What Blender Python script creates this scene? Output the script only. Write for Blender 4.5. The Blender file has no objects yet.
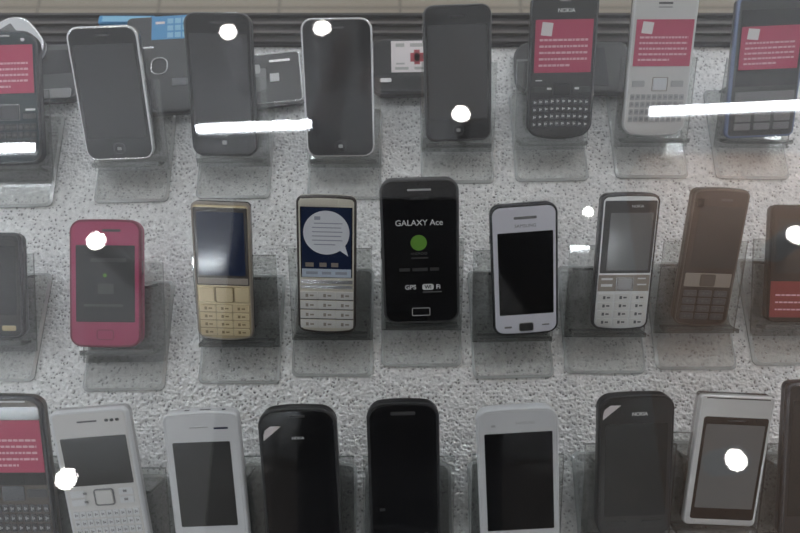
import bpy, bmesh, math, random
from mathutils import Vector, Matrix
random.seed(7)
S = bpy.context.scene
COL = S.collection
R = math.radians
MM = 0.001
ZB = 0.85            # top of the display board
ROW_LEAN = {'A': 38, 'C': 38, 'D': 32}
LEAN = {'A0': 22, 'C0': 24, 'C1': 22, 'C8': 24}      # phones that slid flatter
def lean(key): return LEAN.get(key, ROW_LEAN[key[0]])

# ------------------------------------------------------------------ materials
def mat(name, col, rough=0.5, metal=0.0, spec=0.5, coat=0.0, emit=None, es=0.0):
    m = bpy.data.materials.new(name); m.use_nodes = True
    b = m.node_tree.nodes['Principled BSDF']
    b.inputs['Base Color'].default_value = (*col, 1)
    b.inputs['Roughness'].default_value = rough
    b.inputs['Metallic'].default_value = metal
    b.inputs['Specular IOR Level'].default_value = spec
    b.inputs['Coat Weight'].default_value = coat
    b.inputs['Coat Roughness'].default_value = 0.04
    if emit:
        b.inputs['Emission Color'].default_value = (*emit, 1)
        b.inputs['Emission Strength'].default_value = es
    return m

def clear_mat(name, tint, rough, k, gloss=1.0, milk=0.0):
    """thin see-through sheet: clear transmission plus a Fresnel mirror"""
    m = bpy.data.materials.new(name); m.use_nodes = True
    nt = m.node_tree; nt.nodes.clear()
    out = nt.nodes.new('ShaderNodeOutputMaterial'); mix = nt.nodes.new('ShaderNodeMixShader')
    tr = nt.nodes.new('ShaderNodeBsdfTransparent'); gl = nt.nodes.new('ShaderNodeBsdfGlossy')
    def math_(op, a, b=None):
        q = nt.nodes.new('ShaderNodeMath'); q.operation = op
        for i, v in enumerate((a, b)):
            if v is None: continue
            if isinstance(v, (int, float)): q.inputs[i].default_value = v
            else: nt.links.new(v, q.inputs[i])
        return q.outputs[0]
    ge = nt.nodes.new('ShaderNodeNewGeometry'); dp = nt.nodes.new('ShaderNodeVectorMath'); dp.operation = 'DOT_PRODUCT'
    nt.links.new(ge.outputs['Normal'], dp.inputs[0]); nt.links.new(ge.outputs['Incoming'], dp.inputs[1])
    sch = math_('POWER', math_('SUBTRACT', 1.0, math_('ABSOLUTE', dp.outputs['Value'])), 5.0)
    fac = math_('MULTIPLY', math_('ADD', math_('MULTIPLY', sch, 0.96), 0.04), k)     # Schlick, per face
    fac = math_('MINIMUM', fac, 1.0)
    tr.inputs['Color'].default_value = (*tint, 1)
    gl.inputs['Color'].default_value = (gloss, gloss, gloss, 1)
    gl.inputs['Roughness'].default_value = rough
    nt.links.new(fac, mix.inputs[0])
    nt.links.new(tr.outputs[0], mix.inputs[1]); nt.links.new(gl.outputs[0], mix.inputs[2])
    if milk:
        df = nt.nodes.new('ShaderNodeBsdfDiffuse'); df.inputs['Color'].default_value = (.80, .81, .80, 1)
        m2 = nt.nodes.new('ShaderNodeMixShader'); m2.inputs[0].default_value = milk
        nt.links.new(mix.outputs[0], m2.inputs[1]); nt.links.new(df.outputs[0], m2.inputs[2]); mix = m2
    nt.links.new(mix.outputs[0], out.inputs[0])
    return m

def glitter_mat():
    m = bpy.data.materials.new('glitter foil'); m.use_nodes = True
    nt = m.node_tree; N = nt.nodes; L = nt.links
    b = N['Principled BSDF']
    tc = N.new('ShaderNodeTexCoord')
    def noise(sc, det=2.0):
        n = N.new('ShaderNodeTexNoise'); n.inputs['Scale'].default_value = sc; n.inputs['Detail'].default_value = det
        L.new(tc.outputs['Object'], n.inputs['Vector']); return n
    def ramp(src, stops):
        r = N.new('ShaderNodeValToRGB'); e = r.color_ramp.elements
        while len(e) < len(stops): e.new(0.5)
        for q, (p, c) in zip(e, stops): q.position = p; q.color = (*c, 1)
        L.new(src, r.inputs[0]); return r
    v = N.new('ShaderNodeTexVoronoi'); v.inputs['Scale'].default_value = 330; v.inputs['Randomness'].default_value = 0.8
    warp = N.new('ShaderNodeMixRGB'); warp.inputs[0].default_value = 0.004
    nw = noise(180); L.new(tc.outputs['Object'], warp.inputs[1]); L.new(nw.outputs['Color'], warp.inputs[2])
    L.new(warp.outputs[0], v.inputs['Vector'])
    fleck = ramp(v.outputs['Distance'], [(0.0, (.12, .12, .12)), (0.18, (.19, .19, .19)), (0.34, (.80, .80, .795)), (1.0, (.90, .90, .89))])
    big = noise(16, 3.0)
    amt = ramp(big.outputs['Fac'], [(0.30, (.5,)*3), (0.60, (1,)*3)])
    mx = N.new('ShaderNodeMixRGB'); mx.inputs[1].default_value = (.76, .76, .755, 1)
    L.new(amt.outputs[0], mx.inputs[0]); L.new(fleck.outputs[0], mx.inputs[2])
    cell = N.new('ShaderNodeMixRGB'); cell.blend_type = 'MULTIPLY'; cell.inputs[0].default_value = 0.45
    L.new(mx.outputs[0], cell.inputs[1])
    g = ramp(v.outputs['Color'], [(0.0, (.45,)*3), (1.0, (1,)*3)])
    L.new(g.outputs[0], cell.inputs[2])
    L.new(cell.outputs[0], b.inputs['Base Color'])
    b.inputs['Metallic'].default_value = 0.35
    b.inputs['Roughness'].default_value = 0.28
    bp = N.new('ShaderNodeBump'); bp.inputs['Strength'].default_value = 0.5; bp.inputs['Distance'].default_value = 0.002
    add = N.new('ShaderNodeMath'); add.operation = 'ADD'
    n2 = noise(420, 2.0); ml = N.new('ShaderNodeMath'); ml.operation = 'MULTIPLY'; ml.inputs[1].default_value = 0.9
    n3 = noise(75, 2.0); m3 = N.new('ShaderNodeMath'); m3.operation = 'MULTIPLY_ADD'; m3.inputs[1].default_value = 0.8
    L.new(n2.outputs['Fac'], ml.inputs[0]); L.new(n3.outputs['Fac'], m3.inputs[0]); L.new(ml.outputs[0], m3.inputs[2])
    L.new(v.outputs['Distance'], add.inputs[0]); L.new(m3.outputs[0], add.inputs[1])
    L.new(add.outputs[0], bp.inputs['Height']); L.new(bp.outputs[0], b.inputs['Normal'])
    return m

def tile_mat():
    m = bpy.data.materials.new('cream floor tiles'); m.use_nodes = True
    nt = m.node_tree; N = nt.nodes; L = nt.links
    b = N['Principled BSDF']
    tc = N.new('ShaderNodeTexCoord')
    br = N.new('ShaderNodeTexBrick')
    br.offset = 0.0; br.inputs['Scale'].default_value = 1.0
    br.inputs['Brick Width'].default_value = 0.30; br.inputs['Row Height'].default_value = 0.30
    br.inputs['Mortar Size'].default_value = 0.004
    br.inputs['Color1'].default_value = (.255, .215, .16, 1); br.inputs['Color2'].default_value = (.28, .235, .175, 1)
    br.inputs['Mortar'].default_value = (.15, .125, .095, 1)
    L.new(tc.outputs['Object'], br.inputs['Vector']); L.new(br.outputs['Color'], b.inputs['Base Color'])
    b.inputs['Roughness'].default_value = 0.35
    return m

M = {}
def C_(key, *a, **k): M[key] = mat(key.replace('_', ' '), *a, **k)
C_('gloss_black', (.006, .006, .007), .06, coat=.3)
C_('screen_black', (.005, .005, .006), .05)
C_('screen_grey', (.035, .036, .036), .10)
C_('screen_slate', (.055, .055, .058), .12)
C_('screen_lcd', (.16, .165, .165), .12)
C_('screen_navy', (.010, .020, .058), .08)
C_('matt_black', (.012, .012, .013), .38)
C_('soft_black', (.030, .030, .030), .30)
C_('dark_grey', (.06, .06, .062), .35)
C_('teal_grey', (.030, .045, .050), .25)
C_('chrome', (.80, .80, .80), .16, .85)
C_('steel', (.50, .50, .50), .25, 1.0)
C_('dark_steel', (.10, .10, .105), .25, .8)
C_('white_plastic', (.66, .67, .68), .28)
C_('white_cool', (.78, .78, .85), .28)
C_('white_warm', (.62, .61, .59), .32)
C_('pale_grey', (.42, .42, .42), .35)
C_('mid_grey', (.20, .20, .20), .35)
C_('silver', (.68, .68, .67), .28, .6)
C_('silver_key', (.66, .65, .62), .3, .2)
C_('gold', (.60, .49, .30), .26, .4)
C_('gold_key', (.60, .49, .30), .3, .3)
C_('gold_line', (.22, .16, .07), .4)
C_('champagne', (.78, .74, .63), .2, .2)
C_('taupe', (.30, .26, .22), .35, .3)
C_('bronze', (.10, .085, .072), .28, .5)
C_('brown_black', (.038, .030, .026), .22)
C_('pink', (.43, .055, .14), .38)
C_('pink_dark', (.20, .018, .05), .3)
C_('label_red', (.50, .045, .115), .45)
C_('label_dull', (.26, .035, .035), .5)
C_('label_white', (.80, .74, .74), .5)
C_('label_line', (.80, .48, .54), .5)
C_('label_grey', (.45, .44, .42), .5)
C_('print_white', (.75, .75, .75), .4)
C_('print_grey', (.10, .10, .10), .4)
C_('print_dim', (.045, .045, .045), .4)
C_('print_dark', (.08, .08, .085), .4)
C_('green', (.14, .34, .04), .4)
C_('blue', (.055, .30, .60), .3)
C_('blue_light', (.25, .55, .75), .3)
C_('blue_rim', (.22, .27, .42), .25, .4)
C_('bubble', (.72, .74, .78), .3)
C_('bubble_text', (.32, .34, .40), .4)
C_('screen_bar', (.50, .58, .68), .3)
C_('red_mark', (.45, .05, .07), .5)
C_('track_brown', (.028, .021, .018), .6)
C_('track_edge', (.09, .075, .065), .5)
C_('cabinet', (.45, .44, .42), .5)
C_('ceiling_white', (.84, .85, .87), .8)
C_('added_dark', (.035, .035, .037), .8)
C_('added_brown', (.78, .52, .38), .7)
C_('added_wall_dim', (.17, .14, .12), .8)
C_('lamp_shell', (.7, .7, .7), .4)
C_('tube', (.9, .9, .9), .4, emit=(.90, .96, 1.03), es=55)
C_('lens', (.9, .9, .9), .4, emit=(1.0, .98, .94), es=45)
C_('panel', (.9, .9, .9), .4, emit=(.96, .99, 1.0), es=4)  # glow of the added fill panels
C_('skin', (.45, .27, .19), .5)
C_('hair', (.02, .015, .012), .5)
C_('jacket', (.022, .022, .026), .8)
C_('trousers', (.03, .035, .05), .8)
C_('shoe', (.02, .018, .016), .5)
C_('eye_white', (.7, .7, .68), .3)
M['glass'] = clear_mat('case glass', (.985, .99, .987), 0.0, 1.15)
M['acrylic'] = clear_mat('clear acrylic', (.87, .88, .87), 0.04, 1.3, milk=.04)
M['acrylic_edge'] = clear_mat('acrylic bevel', (.88, .90, .89), 0.15, 2.5, milk=.32)
M['acrylic_cut'] = clear_mat('acrylic cut edge', (.40, .42, .41), 0.2, 1.5, milk=.05)
M['acrylic_base'] = clear_mat('acrylic base', (.985, .99, .985), 0.06, 1.2, milk=.15)
M['glitter'] = glitter_mat()
M['tiles'] = tile_mat()

# ------------------------------------------------------------------ helpers
def link(o, parent=None):
    COL.objects.link(o)
    if parent is not None: o.parent = parent
    return o

def obj(name, bm, m, parent=None, smooth=None):
    me = bpy.data.meshes.new(name); bm.normal_update(); bm.to_mesh(me); bm.free()
    for x in (m if isinstance(m, (list, tuple)) else [m]): me.materials.append(M[x])
    o = bpy.data.objects.new(name, me)
    return link(o, parent)

def empty(name, loc=(0, 0, 0), rot=None):
    o = bpy.data.objects.new(name, None); o.empty_display_size = 0.02
    COL.objects.link(o); o.location = loc
    if rot: o.rotation_euler = rot
    return o

def tag(o, label, cat, group=None, kind=None):
    o['label'] = label; o['category'] = cat
    if group: o['group'] = group
    if kind: o['kind'] = kind
    return o

def outline(w, l, rt, rb, bt=0.0, bb=0.0, inset=0.0, n=7):
    """rounded rectangle, bottom edge centre at (0,0), optional bulging top / bottom edge (mm)"""
    hw = w/2 - inset; y0 = inset; y1 = l - inset
    rt = max(rt - inset, 0.15); rb = max(rb - inset, 0.15)
    rt = min(rt, hw*.98); rb = min(rb, hw*.98)
    pts = []
    def arc(cx, cy, r, a0):
        for i in range(n + 1):
            a = R(a0 + 90*i/n); pts.append([cx + r*math.cos(a), cy + r*math.sin(a)])
    arc(hw - rt, y1 - rt, rt, 0)
    for i in range(1, 8):
        t = i/8; pts.append([(hw - rt)*(1 - 2*t), y1])
    arc(-hw + rt, y1 - rt, rt, 90)
    arc(-hw + rb, y0 + rb, rb, 180)
    for i in range(1, 8):
        t = i/8; pts.append([(hw - rb)*(2*t - 1), y0])
    arc(hw - rb, y0 + rb, rb, 270)
    yc = (y0 + y1)/2
    for p in pts:
        k = 1 - (p[0]/hw)**2
        if p[1] > yc: p[1] += bt*(k - 1) * min(1, (p[1] - yc)/(y1 - yc)) if bt else 0
        else: p[1] -= bb*(k - 1) * min(1, (yc - p[1])/(yc - y0)) if bb else 0
    return pts

def loft(bm, rings, caps=(True, True), mi=None):
    vs = [[bm.verts.new((x*MM, y*MM, z*MM)) for x, y, z in ring] for ring in rings]
    n = len(vs[0])
    for k in range(len(vs) - 1):
        a, b = vs[k], vs[k + 1]
        for i in range(n):
            f = bm.faces.new((a[i], a[(i + 1) % n], b[(i + 1) % n], b[i])); f.smooth = True
            if mi: f.material_index = mi[k]
    if caps[0]:
        f = bm.faces.new(vs[0][::-1])
    if caps[1]:
        f = bm.faces.new(vs[-1])
    return vs

def slab(name, parent, m, w, l, cx, y0, z0, h, r=1.0, bev=0.2, bt=0, bb=0, rot=0, rb=None, n=5):
    """rounded slab lying on z0, bottom-centre of its outline at (cx,y0), all in mm"""
    rb = r if rb is None else rb
    bm = bmesh.new()
    bev = min(bev, h*.6, w*.3, l*.3)
    rings = [[(x, y, 0) for x, y in outline(w, l, r, rb, bt, bb, 0, n)],
             [(x, y, h - bev) for x, y in outline(w, l, r, rb, bt, bb, 0, n)],
             [(x, y, h) for x, y in outline(w, l, r, rb, bt, bb, bev, n)]]
    loft(bm, rings)
    o = obj(name, bm, m, parent)
    o.location = (cx*MM, y0*MM, z0*MM)
    if rot: o.rotation_euler = (0, 0, R(rot))
    return o

def ring_slab(name, parent, m, w, l, cx, y0, z0, h, t, r):
    """a raised frame (rounded rectangular ring)"""
    bm = bmesh.new()
    o0 = outline(w, l, r, r, 0, 0, 0); o1 = outline(w, l, r, r, 0, 0, t)
    rings = [[(x, y, 0) for x, y in o0], [(x, y, h*.7) for x, y in o0],
             [(x, y, h) for x, y in outline(w, l, r, r, 0, 0, t*.25)],
             [(x, y, h) for x, y in outline(w, l, r, r, 0, 0, t*.75)],
             [(x, y, h*.7) for x, y in o1], [(x, y, 0) for x, y in o1]]
    vs = loft(bm, rings, (False, False))
    o = obj(name, bm, m, parent); o.location = (cx*MM, y0*MM, z0*MM)
    return o

def disc(name, parent, m, rx, ry, cx, cy, z0, h, n=32, tail=None):
    bm = bmesh.new()
    pts = [(rx*math.cos(2*math.pi*i/n), ry*math.sin(2*math.pi*i/n)) for i in range(n)]
    if tail:
        pts = [tail if abs(math.degrees(math.atan2(y, x)) - (-42)) < 6 else (x, y) for x, y in pts]
    loft(bm, [[(x, y, 0) for x, y in pts], [(x, y, h) for x, y in pts]])
    o = obj(name, bm, m, parent); o.location = (cx*MM, cy*MM, z0*MM)
    return o

def text(name, parent, m, s, cx, cy, z, size, spread=1.0, bold=0.0, maxw=None):
    cu = bpy.data.curves.new(name, 'FONT'); cu.body = s; cu.size = size*MM
    cu.align_x = 'CENTER'; cu.align_y = 'CENTER'; cu.extrude = 0.03*MM; cu.offset = bold*MM; cu.space_character = spread
    tmp = bpy.data.objects.new('tmp', cu); COL.objects.link(tmp)
    dg = bpy.context.evaluated_depsgraph_get(); dg.update()
    me = bpy.data.meshes.new_from_object(tmp.evaluated_get(dg))
    bpy.data.objects.remove(tmp); bpy.data.curves.remove(cu)
    me.materials.clear(); me.materials.append(M[m]); me.name = name
    o = bpy.data.objects.new(name, me); link(o, parent)
    o.location = (cx*MM, cy*MM, z*MM)
    if maxw:
        xs = [v.co.x for v in me.vertices]
        if xs and (max(xs) - min(xs)) > maxw*MM:
            k = maxw*MM/(max(xs) - min(xs))
            for v in me.vertices: v.co.x *= k
    return o

def lines(name, parent, m, boxes, z, h=0.08):
    """a printed pattern of little bars: boxes = (cx, cy, w, l) in mm, one mesh"""
    bm = bmesh.new()
    for cx, cy, w, l in boxes:
        ring = [(cx - w/2, cy - l/2), (cx + w/2, cy - l/2), (cx + w/2, cy + l/2), (cx - w/2, cy + l/2)]
        loft(bm, [[(x, y, z) for x, y in ring], [(x, y, z + h) for x, y in ring]])
    return obj(name, bm, m, parent)

# ------------------------------------------------------------------ the phone
class Phone:
    T = 11.0
    def __init__(s, name, loc, alpha, roll, W, L, label, group, body, face=None, rt=8, rb=8, bt=0, bb=0,
                 rim=None, thick=11.0, face_inset=1.6, yaw=0, cat='mobile phone'):
        s.W, s.L = W, L; s.face_z = 0.0
        s.root = empty(name, (loc[0]*MM, loc[1]*MM, loc[2]*MM))
        s.root.rotation_euler = (Matrix.Rotation(R(yaw), 3, 'Z') @ Matrix.Rotation(R(alpha), 3, 'X') @ Matrix.Rotation(R(-roll), 3, 'Z')).to_euler()
        tag(s.root, label, cat, group)
        bm = bmesh.new(); t = thick
        O = lambda i: outline(W, L, rt, rb, bt, bb, i, 9)
        prof = [(2.6, -t), (1.0, -t + .7), (.25, -t + 2.0), (0, -t*.62), (0, -t*.30), (.3, -t*.12), (.9, -.35), (1.5, 0)]
        loft(bm, [[(x, y, z) for x, y in O(i)] for i, z in prof])
        obj('body', bm, body, s.root)
        if rim:
            bm = bmesh.new()
            pr = [(-.15, -4.2), (-.30, -3.0), (-.25, -1.2), (.1, -.2), (.7, .25), (1.3, .25), (1.9, -.1)]
            loft(bm, [[(x, y, z) for x, y in O(i)] for i, z in pr], (False, False))
            obj('rim', bm, rim, s.root)
        if face:
            bm = bmesh.new()
            pr = [(face_inset, -.2), (face_inset, .12), (face_inset + .35, .3)]
            loft(bm, [[(x, y, z) for x, y in O(i)] for i, z in pr])
            obj('front_glass' if 'gloss' in face or 'screen' in face else 'front_plate', bm, face, s.root); s.face_z = 0.3
    # u across (-.5 .. .5), v down from the top (0 .. 1)
    def box(s, u0, v0, u1, v1):
        w = (u1 - u0)*s.W; l = (v1 - v0)*s.L
        return w, l, (u0 + u1)/2*s.W, (1 - v1)*s.L
    def slab(s, name, m, u0, v0, u1, v1, h=.25, r=1.0, dz=0.0, parent=None, **k):
        w, l, cx, y0 = s.box(u0, v0, u1, v1)
        return slab(name, s.root if parent is None else parent, m, w, l, cx, y0, s.face_z + dz, h, r, **k)
    def screen(s, m, u0, v0, u1, v1, r=.8, h=.22):
        return s.slab('screen', m, u0, v0, u1, v1, h, r, bev=.1)
    def ring(s, name, m, u0, v0, u1, v1, t=.9, r=1.5, h=.5):
        w, l, cx, y0 = s.box(u0, v0, u1, v1)
        return ring_slab(name, s.root, m, w, l, cx, y0, s.face_z, h, t, r)
    def text(s, m, st, u, v, size, name='lettering', dz=.02, **k):
        return text(name, s.root, m, st, u*s.W, (1 - v)*s.L, s.face_z + dz, size, **k)
    def lines(s, name, m, boxes, dz=.05, h=.08, parent=None):
        return lines(name, s.root if parent is None else parent, m, [((u0 + u1)/2*s.W, (1 - (v0 + v1)/2)*s.L, (u1 - u0)*s.W, (v1 - v0)*s.L) for u0, v0, u1, v1 in boxes], s.face_z + dz, h)
    def keys(s, m, u0, v0, u1, v1, nc, nr, gap=(.18, .22), h=.7, r=.7, legend=None, arch=0.0, slant=0):
        w = (u1 - u0)*s.W/nc; l = (v1 - v0)*s.L/nr
        kw, kl = w*(1 - gap[0]), l*(1 - gap[1])
        first = None; lg = None
        for j in range(nr):
            for i in range(nc):
                cx = u0*s.W + (i + .5)*w; y0 = (1 - v1)*s.L + (nr - 1 - j)*l + l*gap[1]/2
                if arch: y0 += arch*(1 - (2*(i + .5)/nc - 1)**2) - arch
                if first is None:
                    first = slab('key', s.root, m, kw, kl, 0, 0, 0, h, min(r, kl*.45, kw*.45), .25, n=3)
                    o = first
                    if legend: lg = lines('key_legend', o, legend, [(-kw*.12, kl*.5, kw*.16, kl*.42), (kw*.16, kl*.5, kw*.22, kl*.22)], h)
                else:
                    o = first.copy(); COL.objects.link(o); o.parent = s.root
                    if lg: g = lg.copy(); COL.objects.link(g); g.parent = o
                o.location = (cx*MM, y0*MM, (s.face_z - .05)*MM)
    def label(s, u0, v0, u1, v1, m='label_red', nl=5, icon=True, rot=0):
        w, l, cx, y0 = s.box(u0, v0, u1, v1)
        st = slab('red_label', s.root, m, w, l, cx, y0, s.face_z + .35, .18, .5, .08, rot=rot, n=3)
        bx = []
        for k in range(nl):
            lw = w*(.84 if k < nl - 1 else .55)
            yy = l*(.62 - .12*k*(5/nl))
            x = -w*.42
            while x < -w*.42 + lw:
                ww = random.uniform(1.6, 4.2); ww = min(ww, -w*.42 + lw - x)
                bx.append((x + ww/2, yy, ww, l*.042)); x += ww + .7
        lines('printed_lines', st, 'label_line', bx, .18, .04)
        if icon:
            ic = slab('printed_bag', st, 'label_white', w*.19, l*.25, -w*.31, l*.70, .18, .05, .4, .02, rot=-6, n=3)
        return st

PH = {'A0': (-342.1, 291.8, 116.0, 60.5, -1.6), 'A1': (-243.4, 296.7, 110.8, 59.5, -2.1), 'A2': (-152.8, 300.6, 118.2, 56.1, 0.8),
 'A3': (-51.6, 299.6, 114.7, 59.5, -0.6), 'A4': (51.7, 315.6, 113.1, 57.5, -2.1), 'A5': (140.1, 317.6, 118.1, 56.6, -1.0),
 'A6': (223.6, 320.6, 118.9, 54.1, -0.2), 'A7': (317.7, 319.6, 115.9, 59.3, -2.5),
 'C0': (-327.1, 137.1, 83.5, 55.4, 0.2), 'C1': (-233.3, 129.4, 101.2, 56.1, 0.6), 'C2': (-138.3, 135.4, 111.3, 43.9, 1.9),
 'C3': (-58.2, 141.2, 111.3, 45.2, 1.5), 'C4': (17.6, 149.4, 116.7, 59.8, -1.7), 'C5': (100.5, 139.9, 106.2, 51.1, -4.2),
 'C6': (175.0, 143.6, 110.6, 44.2, -0.5), 'C7': (239.4, 146.9, 111.4, 42.7, 1.9), 'C8': (320.9, 150.2, 93.5, 52.6, 0.6),
 'D0': (-272.2, -19.6, 116.9, 52.0, -0.2), 'D1': (-203.4, -27.6, 116.4, 53.1, -4.8), 'D2': (-133.9, -19.6, 106.0, 52.1, -2.3),
 'D3': (-68.0, -19.6, 108.9, 54.2, -1.8), 'D4': (4.3, -19.6, 113.3, 49.9, -1.3), 'D5': (86.9, -18.2, 107.6, 56.4, -3.5),
 'D6': (168.8, -10.8, 109.1, 52.4, -2.5), 'D7': (231.6, -2.7, 99.7, 52.1, 2.7), 'D8': (298.4, -10.8, 118.8, 46.6, -3.7)}
GROUPS = {'A': 'mobile phones in the back row', 'C': 'mobile phones in the middle row', 'D': 'mobile phones in the front row'}
def phone(key, label, body, face=None, **k):
    x, y, L, W, roll = PH[key]
    name = k.pop('name', 'mobile_phone')
    return Phone(name, (x, y, ZB*1000 + 22), lean(key), roll, W, L, label, GROUPS[key[0]], body, face, **k)

# ---- back row
p = phone('A0', 'dark teal keypad phone with a red label, far left of the back row', 'dark_steel', 'teal_grey', rt=12, rb=9, bt=2, bb=2, rim='dark_steel')
p.label(-.46, .11, .44, .47)
p.slab('earpiece', 'steel', -.1, .035, .12, .05, .3, .4)
p.slab('camera_eye', 'steel', .27, .06, .33, .085, .3, .8)
p.slab('navigation_key', 'dark_steel', -.06, .56, .20, .66, .8, 1.2); p.ring('navigation_frame', 'steel', -.08, .55, .22, .67, .5, 1.5)
p.slab('call_key', 'print_white', .30, .585, .44, .6, .4, .3); p.slab('call_key', 'print_white', -.44, .585, -.30, .6, .4, .3)
p.slab('soft_key', 'dark_steel', .26, .62, .45, .66, .6, .6); p.slab('soft_key', 'dark_steel', -.45, .62, -.26, .66, .6, .6)
p.keys('matt_black', -.45, .69, .45, .93, 10, 4, legend='print_grey')

p = phone('A1', 'black touchscreen phone with bright chrome rim standing second from left in back row', 'matt_black', 'gloss_black', rt=10, rb=10, rim='chrome')
p.screen('screen_slate', -.43, .13, .43, .83); p.slab('earpiece', 'dark_grey', -.1, .06, .1, .072, .1, .5)
p.ring('home_button', 'mid_grey', -.085, .865, .085, .95, .25, 4.4, .12); p.slab('home_symbol', 'pale_grey', -.03, .898, .03, .922, .12, .5, dz=.02)
p.slab('volume_button', 'chrome', .485, .12, .50, .22, .8, .3, dz=-2.5)

p = phone('A2', 'black touchscreen phone with dark rim, beside the phone with a blue screen', 'matt_black', 'gloss_black', rt=9.5, rb=9.5, rim='dark_grey')
p.screen('screen_slate', -.43, .14, .43, .83); p.slab('earpiece', 'dark_grey', -.1, .06, .1, .072, .1, .5)
p.slab('home_symbol', 'pale_grey', -.035, .885, .035, .915, .12, .5, dz=.02)
p.slab('power_button', 'chrome', .12, -.004, .3, .008, .8, .4, dz=-4)

p = phone('A3', 'black touchscreen phone with thin chrome rim showing a silhouette reflection', 'matt_black', 'gloss_black', rt=9.5, rb=9.5, rim='chrome')
p.screen('screen_black', -.44, .13, .44, .84); p.slab('earpiece', 'dark_grey', -.1, .06, .1, .072, .1, .5)
p.ring('home_button', 'print_grey', -.085, .875, .085, .96, .25, 4.4, .12); p.slab('home_symbol', 'pale_grey', -.03, .905, .03, .93, .12, .5, dz=.02)

p = phone('A4', 'flat dark grey touchscreen phone with square edges at the middle of the back row', 'matt_black', 'gloss_black', rt=8.5, rb=8.5, rim='dark_grey')
p.screen('screen_slate', -.44, .14, .44, .83); p.slab('earpiece', 'dark_grey', -.11, .075, .11, .088, .1, .5)
p.ring('home_button', 'print_grey', -.08, .875, .08, .955, .25, 4.2, .12); p.slab('home_symbol', 'pale_grey', -.03, .903, .03, .928, .12, .5, dz=.02)
p.slab('volume_button', 'steel', -.515, .14, -.495, .18, 1.2, .4, dz=-4); p.slab('volume_button', 'steel', -.515, .22, -.495, .26, 1.2, .4, dz=-4)

p = phone('A5', 'black keyboard phone with a red label, in the back row left of the white one', 'matt_black', 'soft_black', rt=5, rb=9, bb=5, rim='dark_steel')
p.text('print_white', 'NOKIA', .02, .095, 4.6, bold=.08)
p.label(-.43, .155, .43, .52)
p.slab('earpiece', 'steel', -.08, .02, .08, .035, .3, .4)
p.slab('navigation_key', 'matt_black', -.11, .60, .13, .68, .8, 1.0); p.ring('navigation_frame', 'dark_steel', -.13, .595, .15, .685, .5, 1.2)
p.slab('call_key', 'dark_grey', -.43, .62, -.16, .66, .7, .8); p.slab('end_key', 'dark_grey', .18, .62, .44, .66, .7, .8)
p.lines('key_print', 'print_white', [(-.22, .625, -.15, .64), (.2, .625, .27, .64), (-.4, .57, -.3, .578)], dz=.72)
p.keys('dark_steel', -.44, .695, .44, .91, 10, 4, legend='print_white', arch=1.2)

p = phone('A6', 'white keyboard phone with a red label, tilted in the back row', 'bronze', 'white_warm', rt=6, rb=9, bb=3, rim='silver')
p.label(-.44, .18, .46, .50)
p.slab('earpiece', 'dark_grey', -.12, .065, .1, .078, .2, .4); p.slab('earpiece', 'mid_grey', -.12, .095, .1, .102, .2, .3)
p.slab('navigation_key', 'white_plastic', -.08, .585, .13, .665, .8, .8); p.ring('navigation_frame', 'taupe', -.1, .575, .15, .675, .6, 1.0)
for u in (-.42, .2): p.slab('soft_key', 'pale_grey', u, .60, u + .2, .645, .6, .7)
p.keys('pale_grey', -.44, .69, .44, .90, 10, 4, legend='mid_grey')

p = phone('A7', 'grey slider phone with a blue left edge and red label at the back right', 'dark_grey', 'dark_grey', rt=4, rb=5, rim='blue_rim')
p.label(-.42, .195, .43, .50, nl=5)
p.screen('screen_grey', -.44, .08, .46, .62)
p.slab('function_bar', 'mid_grey', -.42, .66, .44, .74, .5, .8)
p.keys('mid_grey', -.42, .76, .44, .95, 3, 3)

# ---- middle row
p = phone('C0', 'dark grey phone cut off by the left edge of the middle row', 'dark_grey', 'soft_black', rt=7, rb=7, rim='dark_steel')
p.screen('screen_grey', -.42, .12, .42, .78); p.slab('home_button', 'gold', .2, .88, .4, .93, .6, 1.2)  # gold slab painted in as the glint at the lower edge

p = phone('C1', 'pink touchscreen phone with a black screen', 'pink', 'pink', rt=9, rb=9, bt=.8, bb=.8, rim='pink_dark')
p.screen('screen_grey', -.41, .20, .42, .80)
p.slab('earpiece', 'print_grey', -.04, .075, .22, .095, .2, .6)
p.ring('home_button', 'pink_dark', -.12, .86, .12, .94, .5, 2.2, .25)
disc('screen_emblem', p.root, 'green', 1.5, 1.5, 0, p.L*.565, p.face_z + .22, .06)
p.lines('screen_print', 'dark_grey', [(-.2, .30, .3, .33), (-.3, .66, .25, .68), (-.1, .5, .12, .58)], dz=.2)
p.slab('side_button', 'steel', .485, .32, .515, .43, 1.2, .5, dz=-4)

p = phone('C2', 'gold keypad phone with a dark blue screen', 'brown_black', 'gold', rt=4, rb=6, bb=2.5, rim='taupe')
p.slab('screen_glass', 'brown_black', -.46, .03, .46, .585, .25, 1.0)
p.face_z = .55
p.screen('screen_navy', -.41, .06, .40, .51)
p.slab('metal_band', 'taupe', -.44, .53, .44, .575, .3, .4)
p.face_z = .3
p.slab('navigation_key', 'gold_key', -.13, .60, .16, .705, 1.0, 1.2); p.ring('navigation_frame', 'gold_line', -.15, .595, .18, .712, .7, 1.5, .9)
p.slab('soft_key', 'gold_key', -.44, .60, -.17, .705, .6, .8); p.slab('soft_key', 'gold_key', .20, .60, .44, .705, .6, .8)
p.keys('gold_key', -.44, .725, .44, .965, 3, 4, gap=(.03, .16), h=.7, legend='gold_line')

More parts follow.
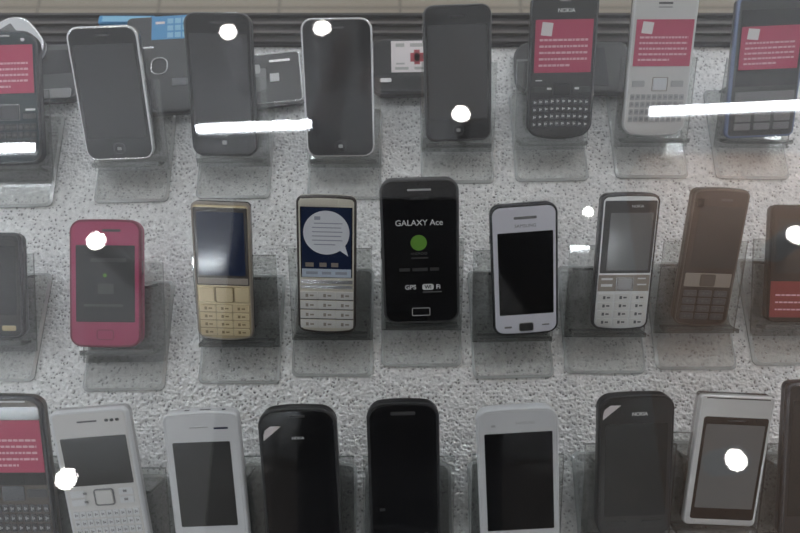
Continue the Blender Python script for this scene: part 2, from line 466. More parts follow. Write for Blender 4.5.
p = phone('C3', 'silver keypad phone showing a white speech bubble on its screen', 'champagne', 'champagne', rt=4.5, rb=5.5, bt=1, bb=2, rim='brown_black')
p.slab('top_band', 'champagne', -.44, .02, .2, .065, .4, .6)
p.slab('screen_glass', 'screen_black', -.44, .075, .44, .58, .25, .6)
p.face_z = .5
p.screen('screen_navy', -.42, .08, .42, .575)
disc('speech_bubble', p.root, 'bubble', .39*p.W, .155*p.L, 0, (1 - .255)*p.L, p.face_z + .22, .08, 40, tail=(.37*p.W, -.165*p.L))
bx = []
for k in range(6): bx.append((-.24 + (.03 if k in (0, 5) else 0), .185 + .03*k, .27 - (.12 if k == 5 else .02*(k % 2)), .192 + .03*k))
p.lines('screen_text', 'bubble_text', bx, dz=.3); p.lines('screen_icon', 'bubble_text', [(-.2, .14, -.10, .165)], dz=.3)
p.lines('dock_icon', 'taupe', [(-.36, .47, -.22, .50), (-.12, .47, .0, .50), (.08, .47, .2, .50)], dz=.24)
p.lines('status_bar', 'screen_bar', [(-.42, .515, .42, .575)], dz=.24)
p.lines('status_text', 'bubble_text', [(-.35, .535, -.15, .555), (-.08, .535, .08, .555), (.15, .535, .35, .555)], dz=.33)
p.face_z = .3
p.slab('chrome_bar', 'chrome', -.45, .595, .45, .625, 1.0, .8); p.slab('chrome_bar', 'chrome', -.45, .635, .45, .66, 1.0, .8)
p.keys('silver_key', -.46, .675, .46, .965, 3, 4, gap=(.02, .2), h=.9, r=.4, legend='taupe')
for k in range(3): p.slab('key_divider', 'dark_steel', -.46, .7405 + .0725*k, .46, .7475 + .0725*k, .5, .2)

p = phone('C4', 'large black touchscreen phone with white start-up writing and a green disc', 'matt_black', 'gloss_black', rt=10, rb=10, rim='dark_grey')
p.screen('screen_black', -.44, .14, .44, .85)
p.slab('earpiece', 'pale_grey', -.15, .063, .15, .076, .3, .5)
p.text('print_dim', 'SAMSUNG', 0, .128, 3.2, maxw=20)
p.face_z = .52
p.text('print_white', 'GALAXY Ace', -.01, .29, 6.4, maxw=41, bold=.05)
disc('green_disc', p.root, 'green', .105*p.W, .105*p.W, -.02*p.W, p.L*.575, p.face_z, .08)
p.text('print_grey', 'ANDROID', -.02, .50, 2.8, maxw=15); p.lines('screen_print', 'print_dim', [(-.12, .525, .1, .535)], dz=0)
p.lines('screen_print', 'print_dim', [(-.28, .60, -.14, .622), (-.11, .60, .09, .622), (.12, .60, .24, .622)], dz=0)
p.text('print_white', 'GPS', -.14, .737, 5.2, maxw=15, bold=.1)
p.slab('wireless_badge', 'print_white', .015, .715, .165, .757, .06, 1.8, bev=.02); p.text('gloss_black', 'Wi', .09, .737, 4.2, bold=.1, dz=.09); p.text('print_white', 'Fi', .225, .737, 5.0, bold=.14)
p.lines('wireless_mark', 'print_grey', [(.02, .768, .27, .776)], dz=0)
p.face_z = .3
p.ring('home_button', 'pale_grey', -.13, .885, .115, .945, .7, 1.2, .3)
p.slab('side_button', 'dark_steel', -.515, .46, -.49, .54, 1.2, .5, dz=-4)

p = phone('C5', 'white touchscreen phone with a dark edge in the middle row', 'soft_black', 'white_cool', rt=8, rb=8, bb=1, rim='dark_steel')
p.screen('screen_black', -.40, .20, .43, .835)
p.slab('earpiece', 'mid_grey', -.15, .085, .19, .105, .2, .6)
p.text('mid_grey', 'SAMSUNG', .02, .155, 3.6, maxw=17)
p.slab('home_button', 'soft_black', -.10, .905, .11, .965, .7, 1.5); p.ring('home_frame', 'pale_grey', -.11, .90, .12, .97, .5, 1.7, .5)
p.lines('key_symbol', 'mid_grey', [(-.33, .925, -.22, .94), (.25, .92, .36, .93)], dz=.02)
p.slab('side_button', 'steel', -.515, .22, -.49, .28, 1.2, .5, dz=-4)

p = phone('C6', 'silver keypad phone with a grey screen in a dark frame', 'soft_black', 'silver', rt=5.5, rb=6, bt=1, bb=2, rim='dark_steel')
p.slab('screen_glass', 'soft_black', -.44, .045, .45, .565, .25, 1.2)
p.face_z = .55
p.screen('screen_lcd', -.33, .13, .40, .545)
p.text('print_white', 'NOKIA', .12, .085, 2.9, maxw=12)
p.face_z = .3
p.slab('function_band', 'taupe', -.45, .578, .45, .70, .35, .6)
p.slab('navigation_key', 'pale_grey', -.11, .605, .14, .685, 1.0, .9, dz=.1); p.ring('navigation_frame', 'chrome', -.14, .595, .17, .695, .9, 1.2, .9)
p.lines('key_symbol', 'print_white', [(-.40, .60, -.2, .615), (-.40, .645, -.2, .665), (.24, .60, .38, .61), (.24, .645, .4, .655)], dz=.36)
p.keys('silver_key', -.44, .715, .44, .965, 3, 4, gap=(.08, .14), h=.8, r=1.0, legend='dark_grey')

p = phone('C7', 'dark bronze keypad phone, right of the silver keypad phone', 'bronze', 'brown_black', rt=5, rb=6, bt=1, bb=2, rim='bronze')
p.screen('screen_grey', -.36, .12, .44, .56)
p.text('print_grey', 'NOKIA', .1, .075, 2.8)
p.slab('camera_eye', 'screen_black', -.42, .07, -.3, .13, .3, 1.4)
p.slab('function_band', 'taupe', -.42, .60, .43, .70, .4, .8); p.slab('navigation_key', 'bronze', -.14, .605, .14, .695, .9, 1.5, dz=.1)
p.keys('dark_grey', -.42, .72, .42, .95, 3, 4, gap=(.14, .22), legend='print_grey')

p = phone('C8', 'dark phone with a dull red label at its lower end, right end of middle row', 'brown_black', 'brown_black', rt=5, rb=6, rim='brown_black')
p.screen('screen_grey', -.42, .12, .42, .58)
p.label(-.48, .65, .48, .96, m='label_dull', nl=3, icon=False)

# ---- front row
p = phone('D0', 'bronze keyboard phone with a red label at the front left corner', 'bronze', 'bronze', rt=9, rb=8, bt=1.5, rim='dark_steel')
p.screen('screen_grey', -.46, .055, .46, .56)
p.slab('earpiece', 'print_white', -.2, .02, .3, .03, .3, .4)
p.label(-.46, .14, .46, .475)
p.slab('navigation_key', 'dark_steel', -.15, .565, .15, .66, .8, 1.2)
p.slab('call_key', 'dark_grey', .18, .585, .46, .64, .7, .8); p.slab('call_key', 'dark_grey', -.46, .585, -.18, .64, .7, .8)
p.keys('dark_steel', -.46, .68, .46, .94, 10, 4, legend='pale_grey')

p = phone('D1', 'white keyboard phone with a square navigation key and dark screen', 'pale_grey', 'white_warm', rt=5, rb=8, bb=2, rim='white_plastic')
p.screen('screen_grey', -.42, .165, .44, .475)
p.slab('earpiece', 'dark_grey', -.16, .062, .1, .072, .2, .4)
for u in (.20, .27, .34): p.slab('indicator_eye', 'screen_black', u, .058, u + .05, .076, .2, .9)
p.slab('navigation_key', 'white_warm', -.09, .51, .13, .60, .9, 1.5); p.ring('navigation_frame', 'mid_grey', -.115, .50, .155, .61, .9, 2.2, .7)
for u in (-.42, .22):
    for v in (.505, .56): p.slab('soft_key', 'white_plastic', u, v, u + .19, v + .042, .6, .8)
p.lines('key_symbol', 'mid_grey', [(-.25, .515, -.2, .53), (.28, .515, .33, .53), (.28, .57, .33, .585), (-.25, .57, -.2, .585)], dz=.65)
p.keys('white_plastic', -.44, .635, .45, .86, 10, 4, legend='mid_grey', gap=(.16, .22))

p = phone('D2', 'plain white touchscreen phone with a grey screen in the front row', 'white_plastic', 'white_plastic', rt=5, rb=6, bt=1.5, rim='white_plastic', thick=11)
p.screen('screen_grey', -.40, .205, .37, .815)
p.slab('earpiece', 'pale_grey', -.15, .098, .1, .106, .2, .4)
p.lines('small_print', 'screen_navy', [(.17, .105, .36, .118)], dz=.02)
p.slab('home_button', 'pale_grey', -.12, .87, .12, .92, .5, 2)
for u, w in ((-.22, .07), (-.02, .15), (.28, .05)): p.slab('top_socket', 'dark_grey', u, -.004, u + w, .004, 1.2, .4, dz=-5)

p = phone('D3', 'black touchscreen phone with painted white corner reflection, left of the glossiest black one', 'matt_black', 'gloss_black', rt=11, rb=9, bt=2, rim='soft_black')
p.screen('screen_black', -.41, .235, .42, .86)
p.text('print_white', 'NOKIA', .0, .20, 2.7)
p.slab('earpiece', 'dark_grey', -.1, .045, .1, .058, .3, .5)
for u in (-.4, -.12, .2): p.slab('menu_key', 'soft_black', u, .89, u + .22, .925, .7, .8)

p2 = phone('D4', 'glossy all-black touchscreen phone in the middle of the front row', 'matt_black', 'gloss_black', rt=10, rb=9, bt=2, rim='matt_black')
p2.screen('screen_black', -.42, .13, .42, .80)
p2.slab('earpiece', 'dark_grey', -.17, .058, .17, .08, .2, .8)
p2.slab('touch_key', 'print_dim', .27, .875, .33, .90, .1, .8)
p2.lines('key_symbol', 'print_dim', [(-.32, .88, -.24, .888), (-.12, .88, .05, .888), (-.36, .70, -.28, .72)], dz=.24)

p3 = phone('D5', 'white touchscreen phone with a large black screen in the front row', 'white_plastic', 'white_plastic', rt=8.5, rb=9, bt=1.2, rim='white_plastic')
p3.screen('screen_black', -.41, .165, .43, .86)
p3.text('pale_grey', 'SAMSUNG', .1, .10, 3.0, maxw=18); p3.lines('sensor_mark', 'pale_grey', [(-.32, .105, -.27, .12)], dz=.02)
p3.slab('home_button', 'pale_grey', -.13, .90, .13, .955, .6, 2)

p4 = phone('D6', 'black touchscreen phone with rounded ends and white lettering, beside the silver one', 'matt_black', 'soft_black', rt=9, rb=9, bt=1.5, bb=2, rim='matt_black')
p4.screen('screen_grey', -.41, .19, .42, .84)
p4.text('print_white', 'NOKIA', .04, .125, 3.4, bold=.15)
p4.slab('menu_key', 'soft_black', -.38, .875, -.1, .92, .6, 1); p4.slab('menu_key', 'soft_black', .1, .875, .38, .92, .6, 1)

for q, uu, vv in ((p, -.44, .125), (p4, -.45, .07)):  # white triangles painted as corner reflections in the screen glass
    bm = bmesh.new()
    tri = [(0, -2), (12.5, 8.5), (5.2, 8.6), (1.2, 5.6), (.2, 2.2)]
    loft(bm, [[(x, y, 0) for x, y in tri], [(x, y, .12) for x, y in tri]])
    o = obj('painted_reflection', bm, 'label_white', q.root); o.location = (uu*q.W*MM, ((1 - vv)*q.L - 7.5)*MM, .32*MM); o['label'] = 'painted white corner reflection'

p = phone('D7', 'silver metal touchscreen phone with a thick pale frame', 'steel', 'silver', rt=3, rb=4, rim='silver')
p.slab('front_panel', 'gloss_black', -.42, .155, .46, .95, .25, 2.0)
p.face_z = .55
p.screen('screen_lcd', -.38, .21, .42, .86)
p.slab('earpiece', 'dark_grey', -.1, .175, .14, .184, .1, .4)
p.face_z = .3
p.slab('home_button', 'silver', -.36, .955, -.12, .985, .6, .8); p.lines('frame_line', 'dark_steel', [(-.42, .012, .44, .02)], dz=.02)

p = phone('D8', 'dark phone cut off by the right edge of the front row', 'dark_grey', 'soft_black', rt=5, rb=5, rim='dark_steel')
p.screen('screen_grey', -.42, .1, .42, .85); p.slab('earpiece', 'mid_grey', -.12, .04, .12, .052, .2, .4)

# ---- the phones lying flat at the back of the board
def lying(x, y, yaw, W, L, label, body, face, z=0.0, thick=10, **k):
    """flat on its back; origin = bottom-centre of the face"""
    return Phone(k.pop('name', 'mobile_phone'), (x, y, ZB*1000 + .3 + thick + z), k.pop('alpha', 0), 0, W, L, label, 'phones lying flat behind the back row', body, face, yaw=yaw, thick=thick, **k)
p = lying(-424, 374, -50, 58, 102, 'white rounded phone lying slanted behind the dark teal keypad phone', 'white_plastic', 'white_plastic', rt=17, rb=15, rim='chrome', bt=3, z=7.2)
p.screen('screen_lcd', -.36, .15, .32, .55); p.slab('call_key', 'pale_grey', -.3, .62, .3, .7, .6, 2)
p = lying(-222, 352, 4, 62, 101, 'black phone with a bright blue screen lying between two touchscreen phones', 'matt_black', 'soft_black', rt=5, rb=6, rim='soft_black', alpha=5)
p.screen('blue', -.12, .0, .46, .25)
p.lines('screen_icon', 'blue_light', [(.12 + .115*i, .03 + .075*j, .21 + .115*i, .085 + .075*j) for i in range(3) for j in range(3)], dz=.22)
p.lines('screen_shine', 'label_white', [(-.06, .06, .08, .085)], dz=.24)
p.ring('navigation_ring', 'steel', -.12, .44, .14, .62, 1.2, 7, .8); p.slab('call_key', 'steel', -.3, .32, -.08, .34, .4, .4)
p.slab('soft_key', 'dark_steel', -.44, .66, -.2, .74, .5, 1); p.slab('soft_key', 'dark_steel', .2, .66, .44, .74, .5, 1)
p = lying(-92, 393, 97, 56, 66, 'black phone lying sideways with a silver edge, behind the chrome-rimmed phones', 'matt_black', 'soft_black', rt=4, rb=4, rim='steel')
p.slab('camera_panel', 'mid_grey', -.25, .05, .2, .5, .6, 2); p.slab('camera_lens', 'pale_grey', .1, .18, .28, .42, .9, 2); p.slab('flash_window', 'print_white', -.08, .55, .08, .68, .5, .6)
p.slab('side_stripe', 'steel', .3, .55, .35, .85, .4, .4)
p = lying(62, 403, 91, 58, 90, 'black phone lying sideways with a white screen, behind the flat dark grey phone', 'matt_black', 'gloss_black', rt=14, rb=14, rim='dark_steel', thick=13)
s = p.screen('label_white', -.15, .22, .46, .80)
p.lines('screen_picture', 'red_mark', [(.05, .42, .22, .56), (.0, .46, .28, .52), (.1, .54, .18, .62)], dz=.22)
p.lines('screen_text', 'label_grey', [(.34, .27, .41, .36), (.34, .42, .41, .60), (-.10, .26, -.05, .40), (-.10, .46, -.05, .72), (.0, .27, .03, .36)], dz=.22)
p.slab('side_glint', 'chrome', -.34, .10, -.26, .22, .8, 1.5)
p = lying(216, 402, 90, 56, 108, 'dark rounded phone lying sideways behind the black keyboard phone', 'matt_black', 'soft_black', rt=18, rb=6, rim='dark_grey')
p.screen('screen_grey', -.38, .2, .38, .8); p.slab('side_stripe', 'mid_grey', .1, .02, .14, .18, .4, .4)
p = lying(-322, 366, 4, 44, 62, 'small dark flip phone lying behind the left end of the back row', 'dark_grey', 'dark_grey', rt=6, rb=6, rim='dark_steel')
p.screen('screen_grey', -.36, .12, .36, .55); p.slab('hinge', 'pale_grey', -.2, .82, .4, .98, .8, 2)

# thin blue box at the back
bm = bmesh.new()
bx = empty('phone_box', (-.263, .4535, ZB + .0072)); tag(bx, 'slim blue cardboard box lying on the rear track', 'box')
bmesh.ops.create_cube(bm, size=1, matrix=Matrix.Diagonal((.054, .009, .006, 1)))
bmesh.ops.bevel(bm, geom=bm.edges[:], offset=.0008, segments=2, affect='EDGES')
o = obj('carton', bm, 'blue', bx); o.location.z = .004
bm = bmesh.new()
bmesh.ops.create_cube(bm, size=1, matrix=Matrix.Translation((.0, 0, .0072)) @ Matrix.Diagonal((.046, .006, .0004, 1)))
obj('lid_panel', bm, 'blue_light', bx)

# ------------------------------------------------------------------ acrylic stands
def sheet(name, parent, w, prof, th, r=3.0):
    """a bent sheet: prof is a list of (y,z) mm along the middle line, swept across the width w"""
    bm = bmesh.new()
    n = len(prof); off = []
    for i, (y, z) in enumerate(prof):
        a = Vector(prof[max(i - 1, 0)]); b = Vector(prof[min(i + 1, n - 1)]); t = (b - a).normalized()
        off.append(Vector((-t.y, t.x))*th/2)
    ring = [Vector(p) + o for p, o in zip(prof, off)] + [Vector(p) - o for p, o in reversed(list(zip(prof, off)))]
    vs = [[bm.verts.new((x*MM, q.x*MM, q.y*MM)) for q in ring] for x in (-w/2, w/2)]
    m = len(ring)
    for i in range(m):
        f = bm.faces.new((vs[0][i], vs[0][(i + 1) % m], vs[1][(i + 1) % m], vs[1][i]))
        if i in (n - 1, m - 1): f.material_index = 1
    for k, v in enumerate(vs):
        f = bm.faces.new(v if k == 0 else v[::-1]); f.material_index = 1
    bmesh.ops.recalc_face_normals(bm, faces=bm.faces)
    return obj(name, bm, ['acrylic', 'acrylic_cut'], parent)

def plate(name, parent, w, y0, y1, z0, th, r):
    bm = bmesh.new()
    ol = outline(w, y1 - y0, r, r, n=6)
    loft(bm, [[(x, y, 0) for x, y in ol], [(x, y, th - 1.6) for x, y in ol], [(x*(1 - 4.4/w), 2.2 + y*(1 - 4.4/(y1 - y0)), th) for x, y in ol]], mi=[2, 1])
    for f in bm.faces: f.smooth = False
    o = obj(name, bm, ['acrylic_base', 'acrylic_edge', 'acrylic_cut'], parent); o.location = (0, y0*MM, z0*MM)
    return o

PROTO = {}
def make_stand(alpha):
    a = R(alpha); T = 13.0
    up = Vector((math.cos(a), math.sin(a))); nn = Vector((-math.sin(a), math.cos(a)))
    org = Vector((0, 22.0))                      # face bottom, (y,z) in mm over the board
    back = org - nn*T - up*3.4                   # where ledge and back panel meet
    root = empty('phone_stand', (0, 0, 0))
    plate('base_plate', root, 66, -31, 62, 0.2, 3.0, 5)
    foot = back - up*((back.y - 4.8)/up.y)
    top = back + up*70
    sheet('back_panel', root, 66, [tuple(foot), tuple(back), tuple(top)], 2.4)
    lip = back + nn*15.5 - up*1.4
    sheet('ledge', root, 58, [tuple(back - up*1.4 + nn*1.3), tuple(lip - nn*.8), tuple(lip + up*.5), tuple(lip + up*3.2)], 2.2)
    m = back + up*50
    sheet('prop', root, 40, [tuple(m - nn*1.6), (58, 4.6)], 2.2)
    return root

def stand(key, label, dx=0, dy=0, yaw=0):
    al = lean(key)
    if al not in PROTO:
        PROTO[al] = make_stand(al); t = PROTO[al]
    else:
        src = PROTO[al]
        t = src.copy(); COL.objects.link(t)
        for ch in list(src.children):
            c = ch.copy(); COL.objects.link(c); c.parent = t
    x, y = PH[key][0], PH[key][1]
    t.location = ((x + dx)*MM, (y + dy)*MM, ZB); t.rotation_euler = (0, 0, R(yaw))
    tag(t, label, 'phone stand', 'clear acrylic phone stands')

for key, what, dx, yaw in [
 ('A0', 'the dark teal keypad phone', 0, 2), ('A1', 'the chrome-rimmed phone second from left', 4, 1.5), ('A2', 'the dark-rimmed phone beside the blue screen', 4, 0),
 ('A3', 'the chrome-rimmed phone with the silhouette reflection', 2, 0), ('A4', 'the flat dark grey phone', 0, 0), ('A5', 'the black keyboard phone with red label', -4, 1),
 ('A6', 'the white keyboard phone with red label', 3, 0), ('A7', 'the grey slider phone with blue edge', 0, -1),
 ('C0', 'the cut-off dark phone at left of the middle row', -2, 0), ('C1', 'the pink phone', 10, 1), ('C2', 'the gold keypad phone', 8, 0), ('C3', 'the silver phone with speech bubble', 3, 0),
 ('C4', 'the large black phone with green disc', 0, 0), ('C5', 'the white dark-edged phone in the middle row', -9, 1), ('C6', 'the silver keypad phone with grey screen', -8, 0),
 ('C7', 'the dark bronze keypad phone', 2, 0), ('C8', 'the dark phone with the dull red label', 0, 0),
 ('D0', 'the bronze keyboard phone', 0, 0), ('D1', 'the white keyboard phone of the front row', 3, 0), ('D2', 'the plain white phone with grey screen', 2, 0),
 ('D3', 'the black phone left of the glossiest one', 2, 0), ('D4', 'the glossy all-black phone', 2, 0), ('D5', 'the white phone with large black screen', -2, 0),
 ('D6', 'the rounded black phone beside the silver one', -2, 0), ('D7', 'the silver metal phone', -2, 0), ('D8', 'the cut-off dark phone at right of the front row', 0, 0)]:
    stand(key, 'clear acrylic stand holding ' + what, dx=dx, yaw=yaw)

# ------------------------------------------------------------------ display case
def cube(bm, x0, x1, y0, y1, z0, z1):
    bmesh.ops.create_cube(bm, size=1, matrix=Matrix.Translation(((x0 + x1)/2, (y0 + y1)/2, (z0 + z1)/2)) @ Matrix.Diagonal((x1 - x0, y1 - y0, z1 - z0, 1)))
def boxo(name, m, parent, *b, bev=0.0):
    bm = bmesh.new(); cube(bm, *b)
    if bev: bmesh.ops.bevel(bm, geom=bm.edges[:], offset=bev, segments=2, affect='EDGES')
    return obj(name, bm, m, parent)
HX = .80
case = empty('display_case', (0, .18, 0)); tag(case, 'glass-topped display case with a dark brown rear track, holding all the phones', 'display case')
off = Vector((0, -.18, 0))
def cpart(name, m, *b, bev=0.0):
    o = boxo(name, m, case, *b, bev=bev); o.location = off; return o
cpart('cabinet_body', 'cabinet', -HX, HX, -.10, .470, 0.0005, .846, bev=.002)
cpart('glass_top', 'glass', -HX, HX, -.105, .475, .985, .991)
cpart('glass_front', 'glass', -HX, HX, -.105, -.100, .8465, .9845)
cpart('glass_side', 'glass', -HX, -HX + .005, -.0995, .470, .8465, .9845)
cpart('glass_side', 'glass', HX - .005, HX, -.0995, .470, .8465, .9845)
bm = bmesh.new()
cube(bm, -HX + .006, HX - .006, .4325, .469, .8465, .853)
t = obj('rear_track', bm, 'track_brown', case); t.location = off
for y in (.4345, .4445, .4555, .4655):
    o = boxo('track_ridge', 'track_edge' if y in (.4445, .4555) else 'track_brown', t, -HX + .008, HX - .008, y - .0014, y + .0014, .853, .857)
bm = bmesh.new(); cube(bm, -HX + .007, HX - .007, -.0985, .4318, .8463, .8500)
o = obj('glitter_sheet', bm, 'glitter'); tag(o, 'silver glitter sheet lining the case under all the phones', 'display sheet')

# ------------------------------------------------------------------ the shop around
def struct(name, m, *b):
    o = boxo(name, m, None, *b); o['kind'] = 'structure'; return o
ZC = 2.9
fl = struct('floor', 'tiles', -5, 5, -4, 6, -.05, 0)
struct('ceiling', 'ceiling_white', -5, 5, -4, 6, ZC + .40, ZC + .48)

def downlight(x, y, k=1.0):
    r = empty('ceiling_downlight', (x, y, ZC + .40)); tag(r, DL[len(done)], 'ceiling lamp', 'round ceiling downlights'); done.append(1)
    bm = bmesh.new(); n = 28
    def cir(rad, z): return [(rad*math.cos(2*math.pi*i/n), rad*math.sin(2*math.pi*i/n), z) for i in range(n)]
    loft(bm, [cir(44*k, -.5), cir(44*k, -398), cir(34*k, -400), cir(32*k, -392)], (True, False)); obj('housing', bm, 'lamp_shell', r)
    bm = bmesh.new(); loft(bm, [cir(31.5*k, -388), cir(31.5*k, -393), cir(27*k, -396)]); obj('lamp_lens', bm, 'lens', r)
struct('added_wall_front', 'added_wall_dim', -5, 5, -4.1, -4.0, 0, ZC + .40)  # unseen wall, added dark to dim what the screens mirror
added_board = struct('added_board_1', 'added_dark', -.62, .60, -.30, 1.14, ZC + .04, ZC + .399)  # unseen dark board added to keep ceiling haze off the glass
added_board2 = struct('added_board_2', 'added_brown', .98, 3.2, -.30, 1.40, ZC + .17, ZC + .399)  # unseen brown board added to tint the glass reflection at right
done = []
DL = ['round downlight mirrored on the dark-rimmed phone', 'round downlight mirrored at the top of the chrome-rimmed phone', 'round downlight mirrored low on the flat dark grey phone',
      'round downlight mirrored on the pink phone', 'round downlight mirrored on the glitter sheet left of the silver keypad phone', 'round downlight mirrored beside the white keyboard phone at front left',
      'round downlight mirrored on the silver metal phone', 'round downlight mirrored at the right edge of the middle row']
for x, y in [(-.698, 1.867), (-.317, 1.886), (.236, 1.482), (-1.098, .952), (.69, 1.066), (-1.072, .128), (1.088, .187), (1.435, .975)]: downlight(x, y, .52 if (x, y) == (.69, 1.066) else 1.0)

def tube(x0, x1, y, label):
    r = empty('fluorescent_lamp', ((x0 + x1)/2, y, ZC + .40)); tag(r, label, 'ceiling lamp', 'fluorescent tube lamps')
    h = (x1 - x0)/2
    boxo('batten', 'lamp_shell', r, -h - .02, h + .02, -.016, .016, -.375, -.340, bev=.004)
    for sx in (-.6, .6): boxo('hanger_rod', 'lamp_shell', r, sx*h - .004, sx*h + .004, -.004, .004, -.340, -.0005)
    bm = bmesh.new(); n = 16
    vs = [[(sx*h*1000, 13*math.cos(2*math.pi*i/n), -385 - 13 + 13*math.sin(2*math.pi*i/n)) for i in range(n)] for sx in (-1, 1)]
    loft(bm, vs); obj('glass_tube', bm, 'tube', r)
    for sx in (-1, 1): boxo('end_holder', 'lamp_shell', r, sx*h - .012, sx*h + .012, -.018, .018, -.414, -.373, bev=.003)
    r.rotation_euler = (0, 0, R(2.9))
tube(-2.4, -1.37, 1.31, 'fluorescent tube mirrored across the dark teal phone at left')
tube(-.79, -.33, 1.425, 'short fluorescent tube mirrored across the two touchscreen phones')
tube(.95, 2.1, 1.52, 'long fluorescent tube mirrored across the white and grey phones at right')
tube(-2.6, -.2, -2.75, 'long added fill tube behind the photographer at left')  # unseen tube added to brighten the ceiling the back row mirrors
tube(.1, 1.2, -2.6, 'shorter added fill tube behind the photographer at right')  # second added fill tube, unseen, lighting the rear ceiling

def panel(x, y, label):  # unseen fill lights, added outside the mirrored part of the ceiling
    r = empty('added_fill_panel', (x, y, ZC + .40)); tag(r, label, 'ceiling lamp', 'added unseen fill panels')
    boxo('fill_frame', 'lamp_shell', r, -.32, .32, -.32, .32, -.04, -.001, bev=.004); boxo('fill_diffuser', 'panel', r, -.29, .29, -.29, .29, -.046, -.0405)
panel(-2.9, .6, 'added fill light panel left of the case'); panel(3.0, .6, 'added fill light panel right of the case')
panel(-1.2, 3.6, 'added fill light panel far behind the case at left'); panel(1.2, 3.6, 'added fill light panel far behind the case at right')


# ------------------------------------------------------------------ the photographer leaning over the case
def skin_obj(name, m, chains, parent, sub=2, root=None):
    """chains: list of joint lists [(x,y,z,r), ...]; a joint equal to an earlier one is shared"""
    verts, rad, edges, idx = [], [], [], {}
    for ch in chains:
        prev = None
        for x, y, z, r in ch:
            k = (round(x, 4), round(y, 4), round(z, 4))
            if k not in idx:
                idx[k] = len(verts); verts.append((x, y, z)); rad.append(r)
            i = idx[k]
            if prev is not None and prev != i: edges.append((prev, i))
            prev = i
    me = bpy.data.meshes.new(name); me.from_pydata(verts, edges, [])
    o = bpy.data.objects.new(name, me); COL.objects.link(o)
    md = o.modifiers.new('skin', 'SKIN'); md.use_smooth_shade = True
    sv = me.skin_vertices[0].data
    for i, r in enumerate(rad):
        sv[i].radius = (r, r) if not isinstance(r, tuple) else r
        sv[i].use_root = (i == 0)
    ss = o.modifiers.new('sub', 'SUBSURF'); ss.levels = sub; ss.render_levels = sub
    dg = bpy.context.evaluated_depsgraph_get(); dg.update()
    m2 = bpy.data.meshes.new_from_object(o.evaluated_get(dg))
    bpy.data.objects.remove(o); bpy.data.meshes.remove(me)
    m2.name = name; m2.materials.clear(); m2.materials.append(M[m])
    o = bpy.data.objects.new(name, m2); return link(o, parent)

pr = empty('person', (0, -.47, 0)); tag(pr, 'person in dark jacket leaning over the case holding a phone, mirrored in its glass', 'person')
Y = .47            # joints below are written in case coordinates, then shifted to the person's own origin
def sh(ch): return [(x, y + Y, z, r) for x, y, z, r in ch]
def arm(s, k=1.0, a=0.0):
    return [(s*.175, -.385, 1.43, (.062*k + a)), (s*.215, -.33, 1.28, .047*k + a), (s*.235, -.27, 1.16, .043*k + a), (s*.172, -.19, 1.255, .036*k + a), (s*.126, -.105, 1.345, .026*k + a)]
def leg(s, a=0.0):
    return [(s*.085, -.47, .88, .085 + a), (s*.098, -.455, .68, .075 + a), (s*.105, -.44, .48, .052 + a), (s*.108, -.465, .28, .050 + a), (s*.110, -.48, .09, .036 + a)]
TORSO = [(0, -.47, .95, .135), (0, -.46, 1.08, .125), (0, -.43, 1.22, .140), (0, -.39, 1.37, .135), (0, -.375, 1.44, .09), (0, -.355, 1.50, .052), (0, -.335, 1.555, .052)]
chains = [TORSO]
for sx in (-1, 1):
    chains.append([TORSO[3]] + arm(sx)); chains.append([TORSO[0]] + leg(sx))
    chains.append([leg(sx)[-1], (sx*.112, -.44, .045, .032), (sx*.118, -.36, .03, .026)])
    wr = arm(sx)[-1]
    palm = (sx*.108, -.058, 1.395, .023)
    chains.append([wr, palm, (sx*.103, -.036, 1.425, .020)])
    for j in range(4):                         # fingers wrap behind the phone's short edge
        o_ = .010 - .017*j
        bz = 1.425 + .030 - .016*j; by = -.036 + .004*j
        ln = (.9, 1.0, .95, .75)[j]
        chains.append([palm, (sx*.105, by, bz, .0095), (sx*.096, by - .004*ln, bz + .018*ln, .0088), (sx*.083, by - .010*ln, bz + .022*ln, .0078)])
    chains.append([palm, (sx*.098, -.050, 1.372, .0115), (sx*.088, -.030, 1.376, .0098), (sx*.080, -.018, 1.388, .0085)])
body = skin_obj('body', 'skin', [sh([(x, y, z, r*(.80 if .5 < z < 1.45 and r > .04 else 1)) for x, y, z, r in c]) for c in chains], pr)
# head: one shaped ellipsoid with brow, nose and chin, bowed over the case
def head_mesh(name, m, scale, cut=None):
    bm = bmesh.new(); bmesh.ops.create_uvsphere(bm, u_segments=40, v_segments=28, radius=1)
    for v in bm.verts:
        x, y, z = v.co
        jaw = 1 - .28*max(0, -z)**1.3
        nx, ny, nz = x*.076*jaw, y*.095, z*.118
        if y > .2 and z < 0: ny *= 1 - .10*(-z)
        if cut is None:
            nose = math.exp(-((x/.16)**2)) * math.exp(-(((z + .12)/.20)**2)) * max(0, y); ny += .024*nose
            ny -= .010*max(0, y)*(math.exp(-(((abs(x) - .38)/.16)**2 + ((z - .06)/.11)**2)))
            ny += .006*max(0, y)*math.exp(-((x/.3)**2 + ((z + .46)/.07)**2))
        v.co = (nx*scale, ny*scale, nz*scale)
    if cut is not None:
        bmesh.ops.delete(bm, geom=[v for v in bm.verts if cut(v.co)], context='VERTS')
    for f in bm.faces: f.smooth = True
    return obj(name, bm, m, pr)
HM = Matrix.Translation((0, -.295 + Y, 1.645)) @ Matrix.Rotation(R(-32), 4, 'X')
hd = head_mesh('head', 'skin', 1.0); hd.matrix_basis = HM
hr = head_mesh('hair', 'hair', 1.09, cut=lambda c: (c.z < .035 and c.y > -.012) or c.z < -.055 or (c.y > .05 and c.z < .072)); hr.matrix_basis = HM
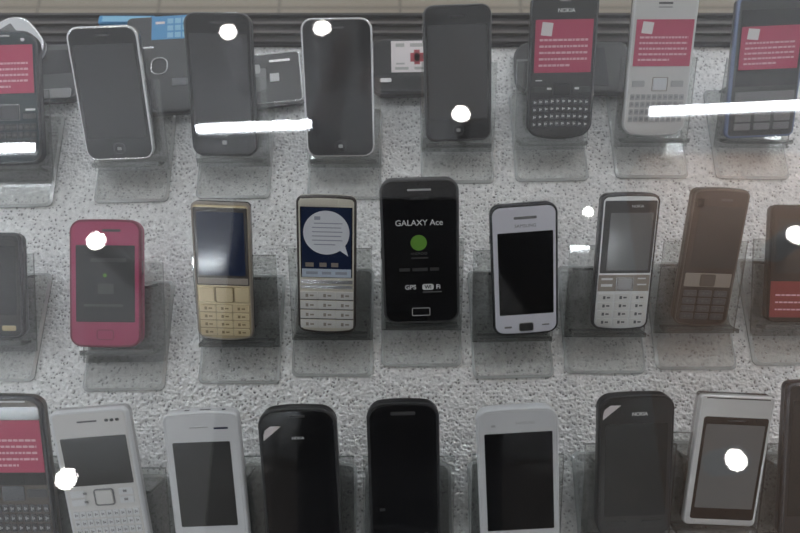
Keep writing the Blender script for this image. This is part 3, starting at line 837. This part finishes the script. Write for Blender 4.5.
for sx in (-1, 1):
    bm = bmesh.new(); bmesh.ops.create_uvsphere(bm, u_segments=16, v_segments=10, radius=1, matrix=Matrix.Translation((sx*.0285, .0795, .008)) @ Matrix.Diagonal((.013, .009, .008, 1)))
    o = obj('eye', bm, 'eye_white', hd)
    bm = bmesh.new(); bmesh.ops.create_uvsphere(bm, u_segments=14, v_segments=10, radius=1, matrix=Matrix.Translation((sx*.079, -.008, -.004)) @ Matrix.Diagonal((.010, .020, .032, 1)))
    obj('ear', bm, 'skin', hd)
bm = bmesh.new(); bmesh.ops.create_uvsphere(bm, u_segments=16, v_segments=8, radius=1, matrix=Matrix.Translation((0, .086, -.060)) @ Matrix.Diagonal((.022, .007, .006, 1)))
obj('mouth', bm, 'label_dull', hd)
JT = [(x, y, z, r*1.10 + .012) for x, y, z, r in TORSO[:5]]
JT = [(0, -.475, .84, .172), (0, -.472, .90, .168)] + JT + [(0, -.352, 1.505, .070)]
jk = [JT]
for sx in (-1, 1): jk.append([JT[5]] + arm(sx, 1.05, .012))
skin_obj('jacket', 'jacket', [sh(c) for c in jk], pr)
tr = [[(0, -.47, .97, .155), (0, -.47, .93, .150)]]
for sx in (-1, 1): tr.append([(0, -.47, .93, .150)] + leg(sx, .016))
skin_obj('trousers', 'trousers', [sh(c) for c in tr], pr)
for sx in (-1, 1): skin_obj('shoe', 'shoe', [sh([(sx*.110, -.50, .050, .045), (sx*.112, -.44, .048, .046), (sx*.118, -.36, .040, .038), (sx*.121, -.31, .034, .030)])], pr)
hp = empty('handheld_phone', (0, -.0075, 1.4285), (R(20), 0, 0)); tag(hp, 'black phone held sideways by the person taking the picture', 'mobile phone')
o = slab('shell', hp, 'matt_black', 142, 70, 0, -35, 0, 8.5, 9, 1.5); slab('screen', hp, 'screen_black', 122, 64, 0, -32, 8.5, .3, 2, .1)

# ------------------------------------------------------------------ world, camera
W = bpy.data.worlds.new('shop light'); S.world = W; W.use_nodes = True
W.node_tree.nodes['Background'].inputs[0].default_value = (.93, .97, 1.05, 1)
W.node_tree.nodes['Background'].inputs[1].default_value = 0.8

cam = bpy.data.cameras.new('camera'); co = bpy.data.objects.new('camera', cam); COL.objects.link(co)
cam.sensor_width = 36; cam.lens = 36*700/800; cam.clip_start = .01
co.location = (0, 0, 1.415); co.rotation_euler = (R(20), 0, 0)
S.camera = co
cam.dof.use_dof = True; cam.dof.focus_distance = .555; cam.dof.aperture_fstop = 7.5
S.view_settings.view_transform = 'Standard'; S.view_settings.look = 'None'
S.view_settings.gamma = 1; S.view_settings.use_curve_mapping = False
S.view_settings.exposure = 0.48
S.cycles.use_denoising = True
